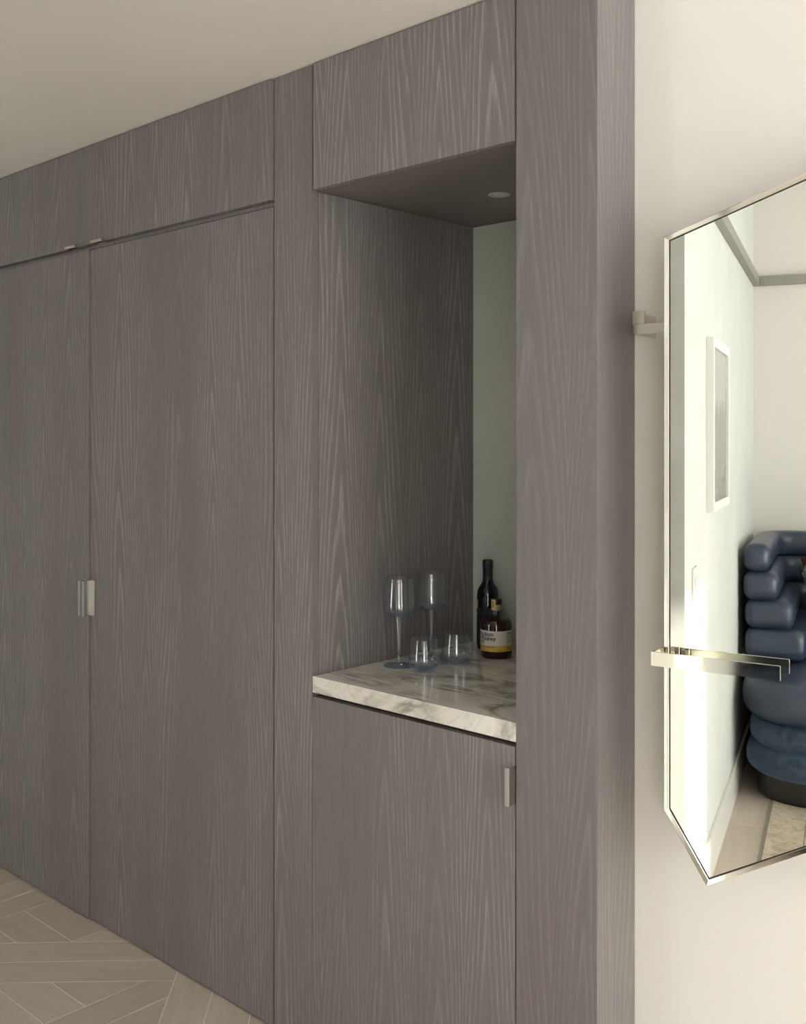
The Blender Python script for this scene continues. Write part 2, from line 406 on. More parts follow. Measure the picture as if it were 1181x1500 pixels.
def window(name, horiz, fixed, w, nbars):
    a0, a1, z0, z1 = w
    s = -1 if horiz else 1
    f0, f1 = sorted((fixed+s*0.03, fixed+s*0.09))
    mk = (lambda n, p, q, r, t, m, par, g0=f0, g1=f1: box(n, (p, q, g0, g1, r, t) if horiz else (g0, g1, p, q, r, t), m, par, 0.003))
    base = ((a0+a1)/2, fixed, z0) if horiz else (fixed, (a0+a1)/2, z0)
    e = empty(name, base, 'tall white framed window', kind='structure')
    mk('frame_bar', a0, a0+0.05, z0, z1, WHITE, e); mk('frame_bar', a1-0.05, a1, z0, z1, WHITE, e)
    mk('frame_bar', a0+0.05, a1-0.05, z0, z0+0.06, WHITE, e); mk('frame_bar', a0+0.05, a1-0.05, z1-0.05, z1, WHITE, e)
    for i in range(1, nbars):
        a = a0+(a1-a0)*i/nbars; mk('mullion', a-0.03, a+0.03, z0+0.06, z1-0.05, WHITE, e)
    fm = (f0+f1)/2
    for i in range(nbars):
        p = a0+(a1-a0)*i/nbars; q = a0+(a1-a0)*(i+1)/nbars
        p += 0.05 if i == 0 else 0.03; q -= 0.05 if i == nbars-1 else 0.03
        mk('pane', p, q, z0+0.06, z1-0.05, PANE, e, fm-0.002, fm+0.002)
window('window_1', True, YB, WB, 2); window('window_2', False, XR, WR, 3); window('window_3', False, XR, WS, 1); window('window_4', True, YL, WL, 2)
gw = box('wall_sun_block', (8.0, 8.2, -9.0, 3.03, -0.5, 4.4), plain('sun_block_render', (0.72, 0.70, 0.66), 0.9)); tag(gw, 'pale wall added outside to keep direct sun off the sofa', kind='structure')  # added, never in view: blocks direct sun through the wide right window
# baseboards, picture-rail bands
bb = box('baseboard_picture', (XRET+0.003, XRET+0.016, YB, YC, 0, 0.135), BASEB, None, 0.003); tag(bb, 'pale painted baseboard under the picture', kind='structure')
bb2 = box('baseboard_rear', (XRET+0.017, WB[0]-0.02, YB, YB+0.013, 0, 0.135), BASEB, None, 0.003); tag(bb2, kind='structure')
bb3 = box('baseboard_partition', (XRET-0.163, XRET-0.15, YL, YC, 0, 0.135), BASEB, None, 0.003); tag(bb3, kind='structure')
t1 = box('trim_1', (XRET+0.003, XRET+0.035, YB, YC, 2.288, 2.335), GREY_TRIM, None, 0.002); tag(t1, 'grey band round the upper wall', kind='structure')
t2 = box('trim_2', (XRET+0.036, WB[0]-0.02, YB, YB+0.032, 2.288, 2.335), GREY_TRIM, None, 0.002); tag(t2, 'grey band along the rear wall', kind='structure')

# ------------------------------------------------------------------ parquet: diagonal bars with square-set infill
S2 = math.sqrt(0.5); GAP = 0.0014
def plank(poly, ang):
    if len(poly) < 3: return
    A = 0.5*sum(poly[i][0]*poly[(i+1) % len(poly)][1]-poly[(i+1) % len(poly)][0]*poly[i][1] for i in range(len(poly)))
    if abs(A) < 0.0004: return
    cx = sum(p[0] for p in poly)/len(poly); cy = sum(p[1] for p in poly)/len(poly)
    c, s = math.cos(-ang), math.sin(-ang)
    loc = [((x-cx)*c-(y-cy)*s, (x-cx)*s+(y-cy)*c) for x, y in poly]
    o = prism('plank', loc, -0.012, 0.0, PLANK)
    o.parent = floor; l = W(floor).inverted() @ Vector((cx, cy, 0)); o.location = l; o.rotation_euler = (0, 0, ang)
def area(poly, x0=XL, x1=XRET+0.015, y0=0.3, y1=YF+0.05):
    for a in ((-1, 0, -x0), (1, 0, x1), (0, -1, -y0), (0, 1, y1)):
        if len(poly) > 2: poly = clip(poly, *a)
    return poly
T0, T1, T2 = 2.943, 3.060, 3.177      # the pair of diagonal planks (t = (y-x)/sqrt2)
S0 = -0.553                           # beyond this the planks cross the other way (s = (x+y)/sqrt2)
def st(s, t): return ((s-t)*S2, (s+t)*S2)
def strip(t0, t1, s0, s1): return [st(s0, t0), st(s1, t0), st(s1, t1), st(s0, t1)]
for t0, t1 in ((T0, T1), (T1, T2)):
    plank(area(strip(t0+GAP, t1-GAP, -3.0, S0-GAP)), math.radians(45))
s = S0
while s < 1.0:
    plank(area(strip(-2, 6, s+GAP, s+0.1155-GAP)), math.radians(135)); s += 0.1155
def rect(x0, x1, y0, y1): return [(x0+GAP, y0+GAP), (x1-GAP, y0+GAP), (x1-GAP, y1-GAP), (x0+GAP, y1-GAP)]
def right_cell(p): p = clip(p, -S2, S2, T0-GAP); return area(clip(p, S2, S2, S0-GAP)) if len(p) > 2 else p
def left_cell(p): p = clip(p, S2, -S2, -T2-GAP); return area(clip(p, S2, S2, S0-GAP)) if len(p) > 2 else p
for k in range(8):
    plank(right_cell(rect(-2.53+0.117*k, -2.413+0.117*k, 0, 2)), math.radians(90))
for k in range(0, 9):
    y = 1.45-0.117*k
    plank(right_cell(rect(-3.6, -2.53, y, y+(0.117 if k > 0 else 0.4))), 0)
for k in range(12):
    plank(left_cell(rect(-3.307-0.1195*k, -3.1875-0.1195*k, 0.9, 2)), math.radians(90))
    plank(left_cell(rect(-3.307-0.1195*k, -3.1875-0.1195*k, 0, 0.9)), math.radians(90))
plank(left_cell(rect(-3.1875, -2.886, 1.612, 1.731)), 0)
plank(left_cell(rect(-3.1875, -2.886, 1.731, 1.85)), 0)
for k in range(3): plank(left_cell(rect(-2.886+0.1195*k, -2.7665+0.1195*k, 1.612, 2)), math.radians(90))
for k in range(1, 9): plank(left_cell(rect(-3.1875, -2.2, 1.612-0.118*k, 1.73-0.118*k)), 0)
# the sofa room: long boards along the wall
x = XRET+0.0165; k = 0
while x < XR-0.05:
    w = min(0.19, XR-0.01-x)
    ys = [YB+0.014, -0.6+0.5*(k % 3), 1.0+0.3*(k % 2), 1.72]
    if x > 0.0: ys = [YB+0.014, -0.3+0.5*(k % 3), 1.72]
    for y0, y1 in zip(ys, ys[1:]): plank([(x+GAP, y0+GAP), (x+w-GAP, y0+GAP), (x+w-GAP, y1-GAP), (x+GAP, y1-GAP)], math.radians(90))
    x += w; k += 1

# ------------------------------------------------------------------ joinery
XG = -2.976                     # meeting line of the tall doors
XD0, XD1 = -3.886, -2.085
YD = YF+0.004                   # tall doors sit a touch behind the pilaster face
tall = empty('tall_cabinet', ((XD0+XD1)/2, YF+0.3, 0), 'full-height grey oak cupboard with two tall flat doors', 'cupboard')
box('body', (XD0, -2.0775, YD+0.0226, 2.4, 0.0, 2.110), CARC, tall)
def pull(parent, bx, **kw): return box('pull', bx, SATIN, parent, 0.0012, **kw)
def edge_pull(door, x, side, z0, z1, y=YD, proud=0.030, lip=0.017):
    """folded metal tab: flat on the door edge, web standing out, lip turned away from the gap"""
    t = 0.0032
    a, b = (x, x+t) if side > 0 else (x-t, x)
    la, lb = (x, x+lip) if side > 0 else (x-lip, x)
    fa, fb = (x+t, x+0.024) if side > 0 else (x-0.024, x-t)
    v = [(a, b, y-proud, y+0.012, z0, z1), (la, lb, y-proud-t, y-proud, z0, z1)]
    box('pull_plate', (fa, fb, y-0.002, y-0.0002, z0, z1), SATIN, door)
    return join_boxes('pull', v, SATIN, door, 0.0007)
def join_boxes(name, bs, mat, parent, bevel=0.0008):
    bm = bmesh.new()
    x0 = min(b[0] for b in bs); y0 = min(b[2] for b in bs); z0 = min(b[4] for b in bs)
    c = Vector((x0, y0, z0))
    for b in bs:
        r = bmesh.ops.create_cube(bm, size=1.0)
        for v_ in r['verts']:
            v_.co = Vector(((b[0]+b[1])/2+v_.co.x*(b[1]-b[0]), (b[2]+b[3])/2+v_.co.y*(b[3]-b[2]), (b[4]+b[5])/2+v_.co.z*(b[5]-b[4])))-c
    if bevel: bmesh.ops.bevel(bm, geom=list(bm.edges), offset=bevel, segments=1, affect='EDGES')
    me = bpy.data.meshes.new(name); bm.to_mesh(me); bm.free()
    return link(name, me, mat, parent, W(parent).inverted() @ c)
dl = box('door', (XD0, XG-0.0010, YD-0.0060, YD+0.0160, 0.006, 2.095), OAK, tall, 0.0005)
dr = box('door', (XG+0.0008, XD1, YD, YD+0.022, 0.006, 2.095), OAK, tall, 0.0012)
box('top_rail', (XD0, XD1+0.001, YD+0.008, YD+0.022, 2.0985, 2.1092), OAK, tall)
box('edge_band', (XG-0.0010, XG-0.0002, YD-0.0060, YD+0.0160, 0.006, 2.095), LIP, dl)
edge_pull(dl, XG-0.0025, -1, 0.953, 1.063, YD-0.0060, 0.0240); edge_pull(dr, XG+0.0025, 1, 0.953, 1.063)

over = empty('overhead_cabinet', ((XD0+XD1)/2, YF+0.3, 2.112), 'long low grey oak cupboard above the tall doors', 'cupboard')
box('body', (XD0, -2.0775, YF+0.021, 2.4, 2.1105, 2.4175), CARC, over)
ol = box('door', (XD0, XG-0.0006, YF-0.006, YF+0.016, 2.110, 2.416), OAK, over, 0.0012)
orr = box('door', (XG+0.0006, -2.0803, YF-0.007, YF+0.015, 2.110, 2.416), OAK, over, 0.0005)
box('edge_band', (-2.0802, -2.0792, YF-0.007, YF+0.015, 2.110, 2.416), LIP, orr)
for d_, xa, xb in ((ol, -3.085, -3.025), (orr, -2.93, -2.865)):
    join_boxes('pull', [(xa, xb, YF-0.022, YF+0.010, 2.1062, 2.1092), (xa, xb, YF-0.0245, YF-0.022, 2.1062, 2.1145)], NICKEL, d_, 0.0005)
# rest of the passage beyond the tall cabinet, out of frame
p0 = box('trim_3', (XL, XD0-0.003, YF, YF+0.7, 0.0, 2.418), OAK, None, 0.001); tag(p0, 'grey oak panel at the passage end', kind='structure')

XP0, XN0, XN1 = -2.0765, -1.931, -1.309
p1 = box('trim_1_pilaster', (XP0, XN0-0.0011, YF, YF+0.019, 0.0, 2.4185), OAK, None, 0.0005); p1.name = 'trim_4'
tag(p1, 'narrow grey oak upright between the cupboard and the bar niche', kind='structure')
box('edge_band', (XN0-0.0010, XN0, YF, YF+0.019, 0.9242, 2.1095), LIP, p1)
p1b = box('trim_5', (XP0, XN0-0.012, YF+0.0195, 2.4, 0.0, 2.4185), CARC); tag(p1b, 'dark carcass side', kind='structure')
p2 = box('trim_6', (XN1, XRET, YF, 2.415, 0.0, 2.4185), OAK_CALM, None, 0.0008); tag(p2, 'wide grey oak end upright beside the cream wall', kind='structure')

niche = empty('bar_niche', ((XN0+XN1)/2, 2.03, 0.925), 'oak-lined bar niche with pale green glass back', 'niche')
box('side_panel', (XN0-0.011, XN0-0.0015, YF+0.0215, 2.337, 0.886, 2.1105), OAK, niche)
tag(box('back_panel', (XN0-0.011, XN1-0.0005, 2.337, 2.347, 0.886, 2.1105), BACKGLASS, niche), 'pale green glossy back panel')
box('top_panel', (XN0-0.011, XN1-0.0005, YF+0.0225, 2.347, 2.112, 2.130), OAK_H, niche)
upper = empty('wall_cabinet', ((XN0+XN1)/2, YF+0.3, 2.112), 'square grey oak cupboard above the bar niche', 'cupboard')
box('body', (XN0-0.0115, XN1-0.001, YF+0.0225, 2.4, 2.1305, 2.4175), CARC, upper)
ud = box('door', (XN0+0.010, XN1-0.0052, YF-0.007, YF+0.015, 2.110, 2.416), OAK, upper, 0.0006)
box('edge_band', (XN1-0.0051, XN1-0.0041, YF-0.007, YF+0.015, 2.110, 2.416), LIP, ud)
basec = empty('base_cabinet', ((XN0+XN1)/2, YF+0.3, 0), 'grey oak base cupboard under the marble counter', 'cupboard')
box('body', (XN0-0.0115, XN1-0.001, YF+0.030, 2.4, 0.0, 0.880), CARC, basec)
bd = box('door', (XN0+0.0005, XN1-0.004, YF, YF+0.022, 0.006, 0.874), OAK, basec, 0.0012)
join_boxes('pull', [(XN1-0.0042, XN1-0.0012, YF-0.022, YF+0.012, 0.758, 0.836), (XN1-0.011, XN1-0.0012, YF-0.0245, YF-0.0222, 0.758, 0.836)], SATIN, bd, 0.0005)
ct = box('marble_counter', (XN0+0.0005, XN1-0.001, YF-0.0005, 2.3365, 0.884, 0.924), MARBLE, None, 0.0012)
tag(ct, 'polished cream marble counter with grey veins inside the bar niche', 'counter')
dn = empty('downlight', (-1.629, 2.072, 2.112), 'small round recessed downlight in the niche top', 'light')
lathe('trim_ring', [(0.0185, -0.0006), (0.0225, -0.0022), (0.0275, -0.0016), (0.0280, -0.0002)], plain('grey_bezel', (0.50, 0.48, 0.45), 0.4), dn, 40)
lathe('lens', [(0, -0.0004), (0.0184, -0.0004)], LENS, dn, 40)

# ------------------------------------------------------------------ glassware
ZT = 0.9242
def bowl_profile(pts, t):
    """outer profile up, rim, inner profile down"""
    out = list(pts)
    inner = [(max(r-t, 0.0), z) for r, z in reversed(pts) if z > pts[0][1]+t]
    return out + [(pts[-1][0]-t*0.5, pts[-1][1]+t*0.4)] + inner + [(0.0, pts[0][1]+t*1.6)]
def wine_glass(x, y, label):
    e = empty('wine_glass', (x, y, ZT), label, 'wine glass', 'pale blue glasses on the counter')
    lathe('bowl', bowl_profile([(0.0, 0.1285), (0.012, 0.1287), (0.024, 0.1295), (0.032, 0.1315), (0.0372, 0.1355), (0.0398, 0.141), (0.0406, 0.148), (0.0402, 0.158), (0.0388, 0.175), (0.0370, 0.195), (0.0352, 0.213), (0.0343, 0.224)], 0.0011), GLASS, e, 64)
    lathe('bowl_bottom', [(0.0, 0.1302), (0.022, 0.1306), (0.030, 0.1322), (0.0352, 0.1355), (0.0345, 0.1368), (0.029, 0.1340), (0.02, 0.1326), (0.0, 0.1322)], GLASS_BASE, e, 64)
    lathe('stem', [(0.0, 0.1284), (0.0078, 0.1284), (0.0070, 0.124), (0.0058, 0.112), (0.0047, 0.090), (0.0040, 0.060), (0.0037, 0.030), (0.0040, 0.012), (0.0052, 0.0065), (0.0085, 0.0042), (0.0, 0.0040)], STEMG, e, 32)
    lathe('foot', [(0.0, 0.0002), (0.036, 0.0002), (0.0398, 0.0008), (0.0402, 0.0016), (0.039, 0.0021), (0.020, 0.0028), (0.009, 0.0040), (0.0, 0.0040)], GLASS_BASE, e, 64)
    return e
wine_glass(-1.856, 1.948, 'tall pale blue stemmed wine glass standing nearest the niche front')
wine_glass(-1.867, 2.084, 'tall pale blue stemmed wine glass standing deeper in the niche')
def tumbler(x, y, label):
    e = empty('tumbler', (x, y, ZT), label, 'tumbler', 'pale blue glasses on the counter')
    lathe('wall', bowl_profile([(0.0, 0.0004), (0.0215, 0.0004), (0.0235, 0.0020), (0.030, 0.0075), (0.0368, 0.0135), (0.0392, 0.0175), (0.0398, 0.023), (0.0392, 0.034), (0.0375, 0.050), (0.0355, 0.066), (0.0336, 0.0800)], 0.0013), GLASS, e, 64)
    lathe('base', [(0.0, 0.0010), (0.0205, 0.0010), (0.029, 0.0085), (0.0352, 0.0140), (0.0350, 0.0150), (0.024, 0.0090), (0.012, 0.0075), (0.0, 0.0072)], GLASS_BASE, e, 64, smooth=True)
    return e
tumbler(-1.769, 1.948, 'short pale blue stemless tumbler beside the foot of a wine glass')
tumbler(-1.766, 2.068, 'short pale blue stemless tumbler between the wine glasses and the bottles')

# ------------------------------------------------------------------ bottles
def band(name, R, a0, a1, z0, z1, mat, parent, n=40, t=0.0004):
    """label sheet bent round a bottle, angles in radians about the bottle axis"""
    vs_, fs = [], []
    for i in range(n+1):
        a = a0+(a1-a0)*i/n
        for r in (R, R+t):
            for z in (z0, z1): vs_.append((r*math.cos(a), r*math.sin(a), z))
    for i in range(n):
        k_ = 4*i
        fs += [(k_, k_+4, k_+5, k_+1), (k_+2, k_+3, k_+7, k_+6), (k_+1, k_+5, k_+7, k_+3), (k_, k_+2, k_+6, k_+4)]
    fs += [(0, 1, 3, 2), (4*n, 4*n+2, 4*n+3, 4*n+1)]
    return mesh(name, vs_, fs, mat, parent, smooth=False)
def text_on(name, s_, size, R, a_left, z_base, mat, parent, bold=0.0, vertical=False):
    """lettering bent on a cylinder: starts at angle a_left and runs with growing angle"""
    cu = bpy.data.curves.new(name, 'FONT'); cu.body = s_; cu.size = size; cu.offset = bold; cu.resolution_u = 3
    to = bpy.data.objects.new('tmp', cu); COL.objects.link(to)
    bpy.context.view_layer.update()
    me = bpy.data.meshes.new_from_object(to.evaluated_get(bpy.context.evaluated_depsgraph_get()))
    bpy.data.objects.remove(to)
    for v in me.vertices:
        px, py = (v.co.x, v.co.y) if not vertical else (-v.co.y, v.co.x)
        a = a_left+px/R
        v.co = Vector((R*math.cos(a), R*math.sin(a), z_base+py))
    me.materials.clear()
    return link(name, me, mat, parent)
wb = empty('wine_bottle', (-1.833, 2.280, ZT), 'slim dark wine bottle with navy cap at the back of the counter', 'bottle')
RW = 0.0300
lathe('bottle_glass', [(0, 0.0008), (0.027, 0.0002), (0.0292, 0.0015), (0.0300, 0.004), (RW, 0.146), (0.0296, 0.153), (0.0284, 0.160), (0.0258, 0.1675), (0.0222, 0.1735), (0.0182, 0.1785), (0.0152, 0.184), (0.0139, 0.191), (0.0135, 0.200), (0.0133, 0.2425), (0, 0.2425)], WINEG, wb, 56)
lathe('cap', [(0.0141, 0.188), (0.0141, 0.2215), (0.0146, 0.2225), (0.0147, 0.2335), (0.0143, 0.2340), (0.0143, 0.2350), (0.0147, 0.2355), (0.0147, 0.2430), (0.0140, 0.2450), (0.012, 0.2458), (0, 0.2458)], NAVY, wb, 48)
VA = math.atan2(0-2.28, 0+1.833)                      # direction from bottle towards the viewpoint side of the niche
wl = band('label', RW+0.0002, VA-2.2, VA+1.4, 0.012, 0.116, NAVYL, wb, 60)
tag(wl, 'navy paper label')
band('label_patch', RW+0.0003, VA-2.1, VA-1.15, 0.112, 0.137, YELLOW, wb, 24)
text_on('lettering', 'K', 0.009, RW+0.0008, VA-1.36, 0.094, PAPER, wl, 0.0003)

wk = empty('whiskey_bottle', (-1.747, 2.209, ZT), 'squat amber whiskey bottle with white and yellow label and black stopper', 'bottle')
RK = 0.0416
lathe('body', [(0, 0.0012), (0.037, 0.0004), (0.0402, 0.0022), (RK, 0.0055), (RK, 0.0850), (0.0408, 0.0918), (0.0388, 0.0975), (0.0352, 0.1020), (0.0300, 0.1048), (0.0240, 0.1060), (0, 0.1060)], WHISKY, wk, 64)
lathe('neck', [(0.0250, 0.1062), (0.0190, 0.1080), (0.0165, 0.1110), (0.0154, 0.1150), (0.0152, 0.1215), (0.0165, 0.1225), (0.0165, 0.1262), (0.0150, 0.1270), (0.0120, 0.1270)], NECKG, wk, 48)
lathe('neck_whiskey', [(0.0235, 0.1062), (0.0165, 0.1085), (0.0125, 0.1105), (0, 0.1106)], WHISKY, wk, 40)
lathe('cork', [(0.0, 0.1235), (0.0115, 0.1235), (0.0115, 0.1268), (0.0128, 0.1272), (0.0128, 0.1395), (0, 0.1395)], CORK, wk, 40)
lathe('stopper', [(0, 0.1396), (0.0140, 0.1396), (0.0147, 0.1404), (0.0147, 0.1528), (0.0138, 0.1540), (0, 0.1540)], STOP, wk, 48)
VK = math.atan2(-2.209, 1.747)
lab = band('label', RK+0.0002, VK-1.75, VK+1.75, 0.0365, 0.0745, PAPER, wk, 60); tag(lab, 'white paper label')
yb = band('label_band', RK+0.0002, VK-1.75, VK+1.75, 0.0205, 0.0365, YELLOW, wk, 60); tag(yb, 'yellow label band')
RT = RK+0.0009
for i, s_ in enumerate(('Hudson', 'Whiskey', 'NY')):
    text_on('lettering', s_, 0.0152, RT, VK-1.30, 0.0612-0.0112*i, INK, lab, 0.00035)
text_on('lettering', 'Bright Lights, Big Bourbon', 0.0046, RT, VK-1.28, 0.0308, INK, yb, 0.00012)
for i in range(2):
    band('print_line', RT, VK-1.28, VK-0.75+0.3*i, 0.0268-0.003*i, 0.0276-0.003*i, INK, yb, 10, 0.0001)
band('print_line', RT, VK+0.0, VK+0.42, 0.0240, 0.0248, INK, yb, 10, 0.0001)
for i in range(9):
    band('print_line', RT, VK+0.68, VK+1.25+0.08*math.sin(i*2.3), 0.0640-0.0028*i, 0.0648-0.0028*i, INK, lab, 8, 0.0001)
band('print_line', RT, VK+0.68, VK+1.2, 0.0672, 0.0692, INK, lab, 8, 0.0001)
for i in range(4): band('print_line', RT, VK+0.68, VK+1.25, 0.0325-0.0026*i, 0.0332-0.0026*i, INK, yb, 8, 0.0001)
tape = band('seal_strip', 0.0149, VK-1.05, VK-0.15, 0.1262, 0.1542, YELLOW, wk, 10, 0.0003); tag(tape, 'yellow paper seal over the stopper')
for i in range(6): band('print_line', 0.0153, VK-0.80, VK-0.45, 0.1325+0.0030*i, 0.1343+0.0030*i, INK, tape, 4, 0.0001)

# ------------------------------------------------------------------ the mirror (own frame: x along wall, y into wall, z up)
mir = empty('wall_mirror', CORNER, 'frameless-looking faceted wall mirror with thin polished nickel rim and bracket bars', 'mirror', rotz=TH)
mir['label'] = 'large faceted wall mirror with slim polished nickel frame and bracket bars'
OFF = 0.14
PO = [(0.110, 0.823), (0.189, 0.700), (0.560, 0.907), (0.640, 1.090), (0.640, 1.760), (0.520, 2.0097), (0.110, 1.873)]
def inset(poly, d):
    n = len(poly); res = []
    cx = sum(p[0] for p in poly)/n; cz = sum(p[1] for p in poly)/n
    lines = []
    for i in range(n):
        p, q = poly[i], poly[(i+1) % n]
        e_ = Vector((q[0]-p[0], q[1]-p[1])).normalized(); nn = Vector((-e_.y, e_.x))
        if nn.dot(Vector((cx-p[0], cz-p[1]))) < 0: nn = -nn
        lines.append((Vector(p)+nn*d, e_))
    for i in range(n):
        (a, u), (b, v) = lines[i-1], lines[i]
        den = u.x*v.y-u.y*v.x; w_ = b-a; t = (w_.x*v.y-w_.y*v.x)/den
        res.append(tuple(a+u*t))
    return res
def loops(name, rings, mat, parent, cap0=False, cap1=False, close=False):
    n = len(rings[0][0]); vs_, fs = [], []
    for poly, y in rings: vs_ += [(p[0], y, p[1]) for p in poly]
    m_ = len(rings)
    for k_ in range(m_ if close else m_-1):
        a, b = k_*n, ((k_+1) % m_)*n
        fs += [(a+i, a+(i+1) % n, b+(i+1) % n, b+i) for i in range(n)]
    if cap0: fs.append(tuple(range(n)))
    if cap1: fs.append(tuple(range((m_-1)*n, m_*n)))
    return mesh(name, vs_, fs, mat, parent)
Yf_ = -OFF
loops('frame', [(PO, Yf_+0.034), (PO, Yf_-0.0035), (inset(PO, 0.0010), Yf_-0.0043), (inset(PO, 0.0086), Yf_-0.0040), (inset(PO, 0.0095), Yf_-0.0030), (inset(PO, 0.0095), Yf_+0.034)], NICKEL, mir, close=True)
loops('gasket', [(inset(PO, 0.0094), Yf_+0.006), (inset(PO, 0.0094), Yf_-0.0004), (inset(PO, 0.0112), Yf_-0.0004), (inset(PO, 0.0112), Yf_+0.006)], BLACK, mir, close=True)
loops('glass', [(inset(PO, 0.0112), Yf_+0.005), (inset(PO, 0.0112), Yf_)], MIRROR, mir, cap0=True, cap1=True)
loops('backing', [(inset(PO, 0.0096), Yf_+0.033), (inset(PO, 0.0096), Yf_+0.0062)], BLACK, mir, cap0=True, cap1=True)
def lbox(name, bs, mat, bevel=0.0006):
    bm = bmesh.new()
    for b in bs:
        r = bmesh.ops.create_cube(bm, size=1.0)
        for v_ in r['verts']: v_.co = Vector(((b[0]+b[1])/2+v_.co.x*(b[1]-b[0]), (b[2]+b[3])/2+v_.co.y*(b[3]-b[2]), (b[4]+b[5])/2+v_.co.z*(b[5]-b[4])))
    bmesh.ops.bevel(bm, geom=list(bm.edges), offset=bevel, segments=2, affect='EDGES')
    me = bpy.data.meshes.new(name); bm.to_mesh(me); bm.free(); return link(name, me, mat, mir)
# lower bar: wraps the mirror's side and runs across its front
zb0, zb1 = 1.0905, 1.1160
lbox('support_bar', [(0.0965, 0.3240, Yf_-0.0345, Yf_-0.0300, zb0, zb1), (0.0965, 0.1010, Yf_-0.0300, Yf_+0.030, zb0, zb1), (0.1010, 0.1095, Yf_+0.012, Yf_+0.030, zb0, zb1)], NICKEL)
# upper bracket: post off the wall, upturned tab, arm to the mirror's rim
lbox('wall_bracket', [(0.040, 0.1095, -0.118, -0.108, 1.7005, 1.7190), (0.040, 0.0445, -0.118, -0.0005, 1.7005, 1.7440), (0.0445, 0.0625, -0.118, -0.108, 1.7195, 1.7440)], NICKEL)
lbox('wall_bracket', [(0.55, 0.60, -0.105, -0.0005, 1.70, 1.745)], NICKEL)

# ------------------------------------------------------------------ seen in the mirror: picture, switches, sofa, rug
pic = empty('picture', (XRET+0.003, -0.25, 1.25), 'white framed landscape print hung on the pale wall', 'picture')
xa, xb = XRET+0.0035, XRET+0.028
y0, y1, z0, z1 = -0.515, 0.010, 1.255, 1.852; fw = 0.032
for b_ in ((y0, y1, z0, z0+fw), (y0, y1, z1-fw, z1), (y0, y0+fw, z0+fw, z1-fw), (y1-fw, y1, z0+fw, z1-fw)):
    box('frame_side', (xa, xb, b_[0], b_[1], b_[2], b_[3]), WHITE, pic, 0.001)
box('print', (xa, xb-0.010, y0+fw, y1-fw, z0+fw, z1-fw), ART, pic)
for z_, zz, yy0, yy1, lb_ in ((0.985, 1.105, 0.285, 0.375, 'white switch plate on the pale wall, upper of two'), (0.42, 0.56, 0.165, 0.235, 'white socket plate on the pale wall, lower of two')):
    e = empty('wall_plate', (XRET+0.003, (yy0+yy1)/2, z_), lb_, 'switch')
    box('plate', (XRET+0.0035, XRET+0.010, yy0, yy1, z_, zz), WHITE, e, 0.002)
    box('rocker', (XRET+0.0102, XRET+0.0125, yy0+0.02, yy1-0.02, z_+0.03, zz-0.03), WHITE, e, 0.001)

def rounded_section(w, h, r, n=6):
    """closed rounded-rectangle section, corner radius r, centred in w, h"""
    pts = []
    for cx, cy, a0 in ((w/2-r, h/2-r, 0), (-w/2+r, h/2-r, 90), (-w/2+r, -h/2+r, 180), (w/2-r, -h/2+r, 270)):
        for i in range(n+1):
            a = math.radians(a0+90*i/n); pts.append((cx+r*math.cos(a), cy+r*math.sin(a)))
    return pts
def path_u(x0, x1, yf, yb, rad, n=10):
    """centre line of an upholstered roll: down one arm, round the back, up the other arm"""
    p = [(x0, yf+(yb+rad-yf)*i/6) for i in range(6)]
    for i in range(n+1):
        a = math.radians(180+90*i/n); p.append((x0+rad+rad*math.cos(a), yb+rad+rad*math.sin(a)))
    p += [(x0+rad+(x1-x0-2*rad)*i/8, yb) for i in range(1, 8)]
    for i in range(n+1):
        a = math.radians(270+90*i/n); p.append((x1-rad+rad*math.cos(a), yb+rad+rad*math.sin(a)))
    p += [(x1, yb+rad+(yf-yb-rad)*i/6) for i in range(1, 7)]
    return p
def sweep(name, path, w, z0, z1, r, mat, parent):
    h = z1-z0; secs = []
    n = len(path)
    def frame(i):
        a = Vector(path[max(i-1, 0)]); b = Vector(path[min(i+1, n-1)]); d = (b-a).normalized(); return d, Vector((-d.y, d.x))
    rings = []
    # rounded ends: shrink the section over the last r metres
    d0, _ = frame(0); d1, _ = frame(n-1)
    pts = []
    er = min(r, 0.045)
    for t in (0.0, 0.25, 0.5, 0.75): pts.append((Vector(path[0])+d0*er*(1-math.cos(math.radians(90*t)))*1.0, frame(0), er*(1-math.sin(math.radians(90*t)))))
    pts.append((Vector(path[0])+d0*er, frame(0), 0))
    for i in range(1, n-1): pts.append((Vector(path[i]), frame(i), 0))
    pts.append((Vector(path[-1])-d1*er, frame(n-1), 0))
    for t in (0.75, 0.5, 0.25, 0.0): pts.append((Vector(path[-1])-d1*er*(1-math.cos(math.radians(90*t))), frame(n-1), er*(1-math.sin(math.radians(90*t)))))
    pw = W(parent).translation
    vs_, fs = [], []; m_ = None
    for c, (d, s_), k_ in pts:
        rr = max(r-k_*0.6, 0.008); sec = rounded_section(w-2*k_, h-2*k_, min(rr, (w-2*k_)/2-0.001, (h-2*k_)/2-0.001)); m_ = len(sec)
        for a, b in sec:
            q = c+s_*a; vs_.append((q.x-pw.x, q.y-pw.y, (z0+z1)/2+b-pw.z))
    for k_ in range(len(pts)-1):
        for i in range(m_): fs.append((k_*m_+i, k_*m_+(i+1) % m_, (k_+1)*m_+(i+1) % m_, (k_+1)*m_+i))
    fs.append(tuple(range(m_))); fs.append(tuple(range((len(pts)-1)*m_, len(pts)*m_)))
    return mesh(name, vs_, fs, mat, parent, smooth=True)
